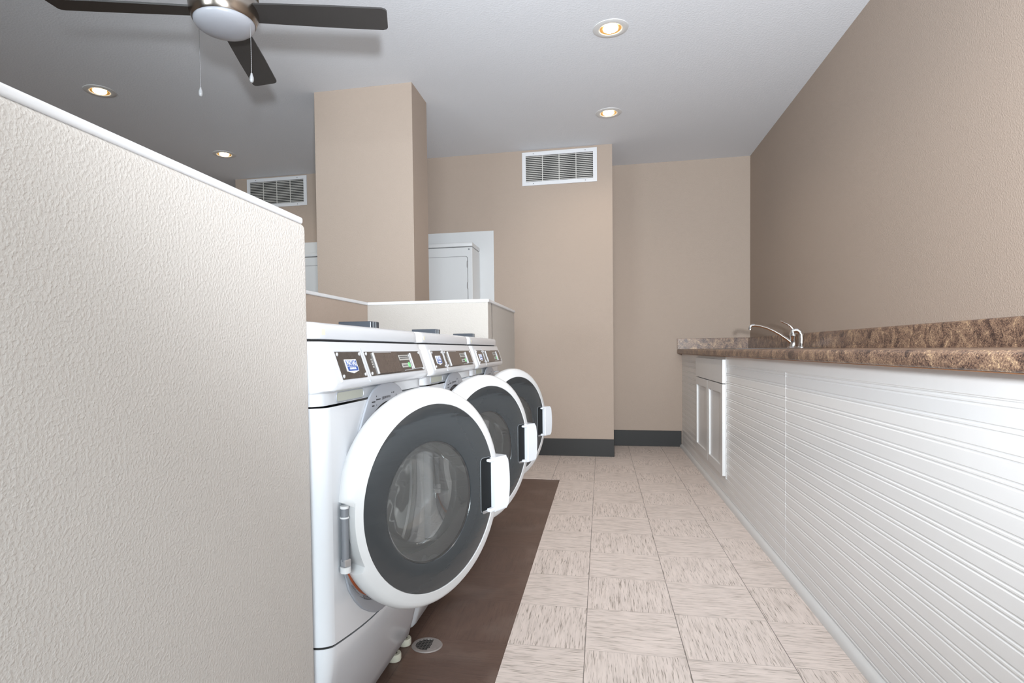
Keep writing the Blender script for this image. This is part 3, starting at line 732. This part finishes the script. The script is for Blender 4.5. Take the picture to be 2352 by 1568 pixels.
for a in (17.5, 107.5, 197.5, 287.5):
    o = obj('blade', blade(), 'blade', fan, loc=(0, 0, Z(ZB))); o.rotation_euler.z = math.radians(a)
for px_, py_, zt_, zb_ in ((-.143, .039, 2.262, 2.030), (.111, .003, 2.290, 2.045)):
    bm = B(); tube(bm, [(px_*.86, py_*.86, Z(zt_)+.004), (px_, py_, Z(zt_)), (px_, py_, Z(zt_)-.01), (px_, py_, Z(zb_))], .0011, 6)
    for i in range(int((zt_-zb_)/.0075)):
        bmesh.ops.create_icosphere(bm, subdivisions=1, radius=.0019, matrix=Matrix.Translation((px_, py_, Z(zt_)-i*.0075)))
    ch = obj('pull_chain', bm, 'steel', fan)
    zz = Z(zb_)
    obj('pull_weight', lathe(B(), [(0, zz+.002), (.0035, zz), (.0045, zz-.006), (.0078, zz-.016), (.0082, zz-.026), (.006, zz-.034), (0, zz-.037)], (px_, py_, 0), 'z', 16), 'badge_silver', ch, smooth=60)

# ---------------------------------------------------------------- recessed ceiling lights
def make_can():
    t = empty('recessed_light')
    obj('trim_ring', lathe(B(), [(.058, .0), (.060, -.004), (.066, -.0055), (.085, -.0045), (.096, -.002), (.097, .0005)], (0, 0, 0), 'z', 48), 'trim', t, smooth=50)
    obj('reflector', lathe(B(), [(.0585, -.003), (.056, -.0012), (.050, -.0008), (.0405, -.0006)], (0, 0, 0), 'z', 48), 'gold', t, smooth=50)
    obj('bulb', lathe(B(), [(.041, -.001), (.040, -.006), (.034, -.010), (.02, -.0125), (0, -.013)], (0, 0, 0), 'z', 40), 'bulb', t, smooth=60)
    return t
can = make_can(); can.location = (.060, 3.40, ZC-.0005)
tag(can, 'lit round recessed light, larger of the two over the aisle', 'ceiling light', 'recessed ceiling lights')
LP = [(.060, 3.40), (.063, 4.592), (-3.28, 3.437), (-3.265, 4.75)]
for (x, y), lab in zip(LP[1:], ('lit recessed light over the aisle near the white vent', 'lit recessed light just above the nearest half wall, far left', 'small lit recessed light between fan and dim vent')):
    c = copy_tree(can); c.location = (x, y, ZC-.0005); c['label'] = lab
def area(name, loc, rot, sx, sy, e, col):
    l = bpy.data.lights.new(name, 'AREA'); l.shape = 'RECTANGLE'; l.size = sx; l.size_y = sy; l.energy = e; l.color = col
    o = bpy.data.objects.new(name, l); C.objects.link(o); o.location = loc; o.rotation_euler = rot; return o
def spot(name, loc, e, col, ang=150, r=.05):
    l = bpy.data.lights.new(name, 'SPOT'); l.energy = e; l.color = col; l.spot_size = math.radians(ang); l.spot_blend = .8; l.shadow_soft_size = r
    o = bpy.data.objects.new(name, l); C.objects.link(o); o.location = loc; return o
for i, (x, y) in enumerate(LP+[(.06, 2.2), (.06, 1.0), (-3.28, 2.2), (-3.28, 1.0)]):
    spot('can_lamp', (x, y, ZC-.02), 16, (1, .86, .70))
# photographer's flash just above the camera
pl = bpy.data.lights.new('camera_flash', 'SPOT'); pl.energy = 600; pl.color = (.90, .95, 1); pl.shadow_soft_size = .07
pl.spot_size = math.radians(103); pl.spot_blend = 1
po = bpy.data.objects.new('camera_flash', pl); C.objects.link(po); po.location = (.30, -.50, 1.08)
po.rotation_euler = (Vector((.60, 2.8, 2.45))-po.location).to_track_quat('-Z', 'Y').to_euler()
# added fill lamps outside the two made-up rear windows
area('window_fill', ((wx0+wx1)/2, YR-.15, (wz0+wz1)/2), (math.radians(90), 0, 0), 1.7, 1.3, 235, (.90, .95, 1))
area('window_fill', ((vx0+vx1)/2, YR-.15, (wz0+wz1)/2), (math.radians(90), 0, 0), 1.7, 1.3, 150, (.90, .95, 1))
wd = bpy.data.worlds.new('world'); sc.world = wd; wd.use_nodes = True
wd.node_tree.nodes['Background'].inputs[0].default_value = (.75, .85, 1, 1); wd.node_tree.nodes['Background'].inputs[1].default_value = 1.0

# ---------------------------------------------------------------- camera
cam = bpy.data.cameras.new('camera'); co = bpy.data.objects.new('camera', cam); C.objects.link(co)
cam.sensor_width = 36; cam.lens = 36*1360.4321/2352; cam.clip_start = .02
cam.shift_x = (1176-1108.5073)/2352; cam.shift_y = (845.37-784)/2352
r = Vector((.98035919, .19681778, -.01259415)); u = Vector((.00651648, .03149686, .99948261)); b = Vector((.19711263, -.97993403, .02959568))
mw = Matrix((r, u, b)).transposed().to_4x4(); mw.translation = Vector((0, 0, .9425)); co.matrix_world = mw
sc.camera = co
vs = sc.view_settings; vs.view_transform = 'Standard'; vs.look = 'None'; vs.exposure = 0.43; vs.gamma = 1; vs.use_curve_mapping = False
sc.cycles.max_bounces = 10; sc.cycles.transparent_max_bounces = 16
sc.cycles.use_denoising = True
sc.cycles.sample_clamp_indirect = 4
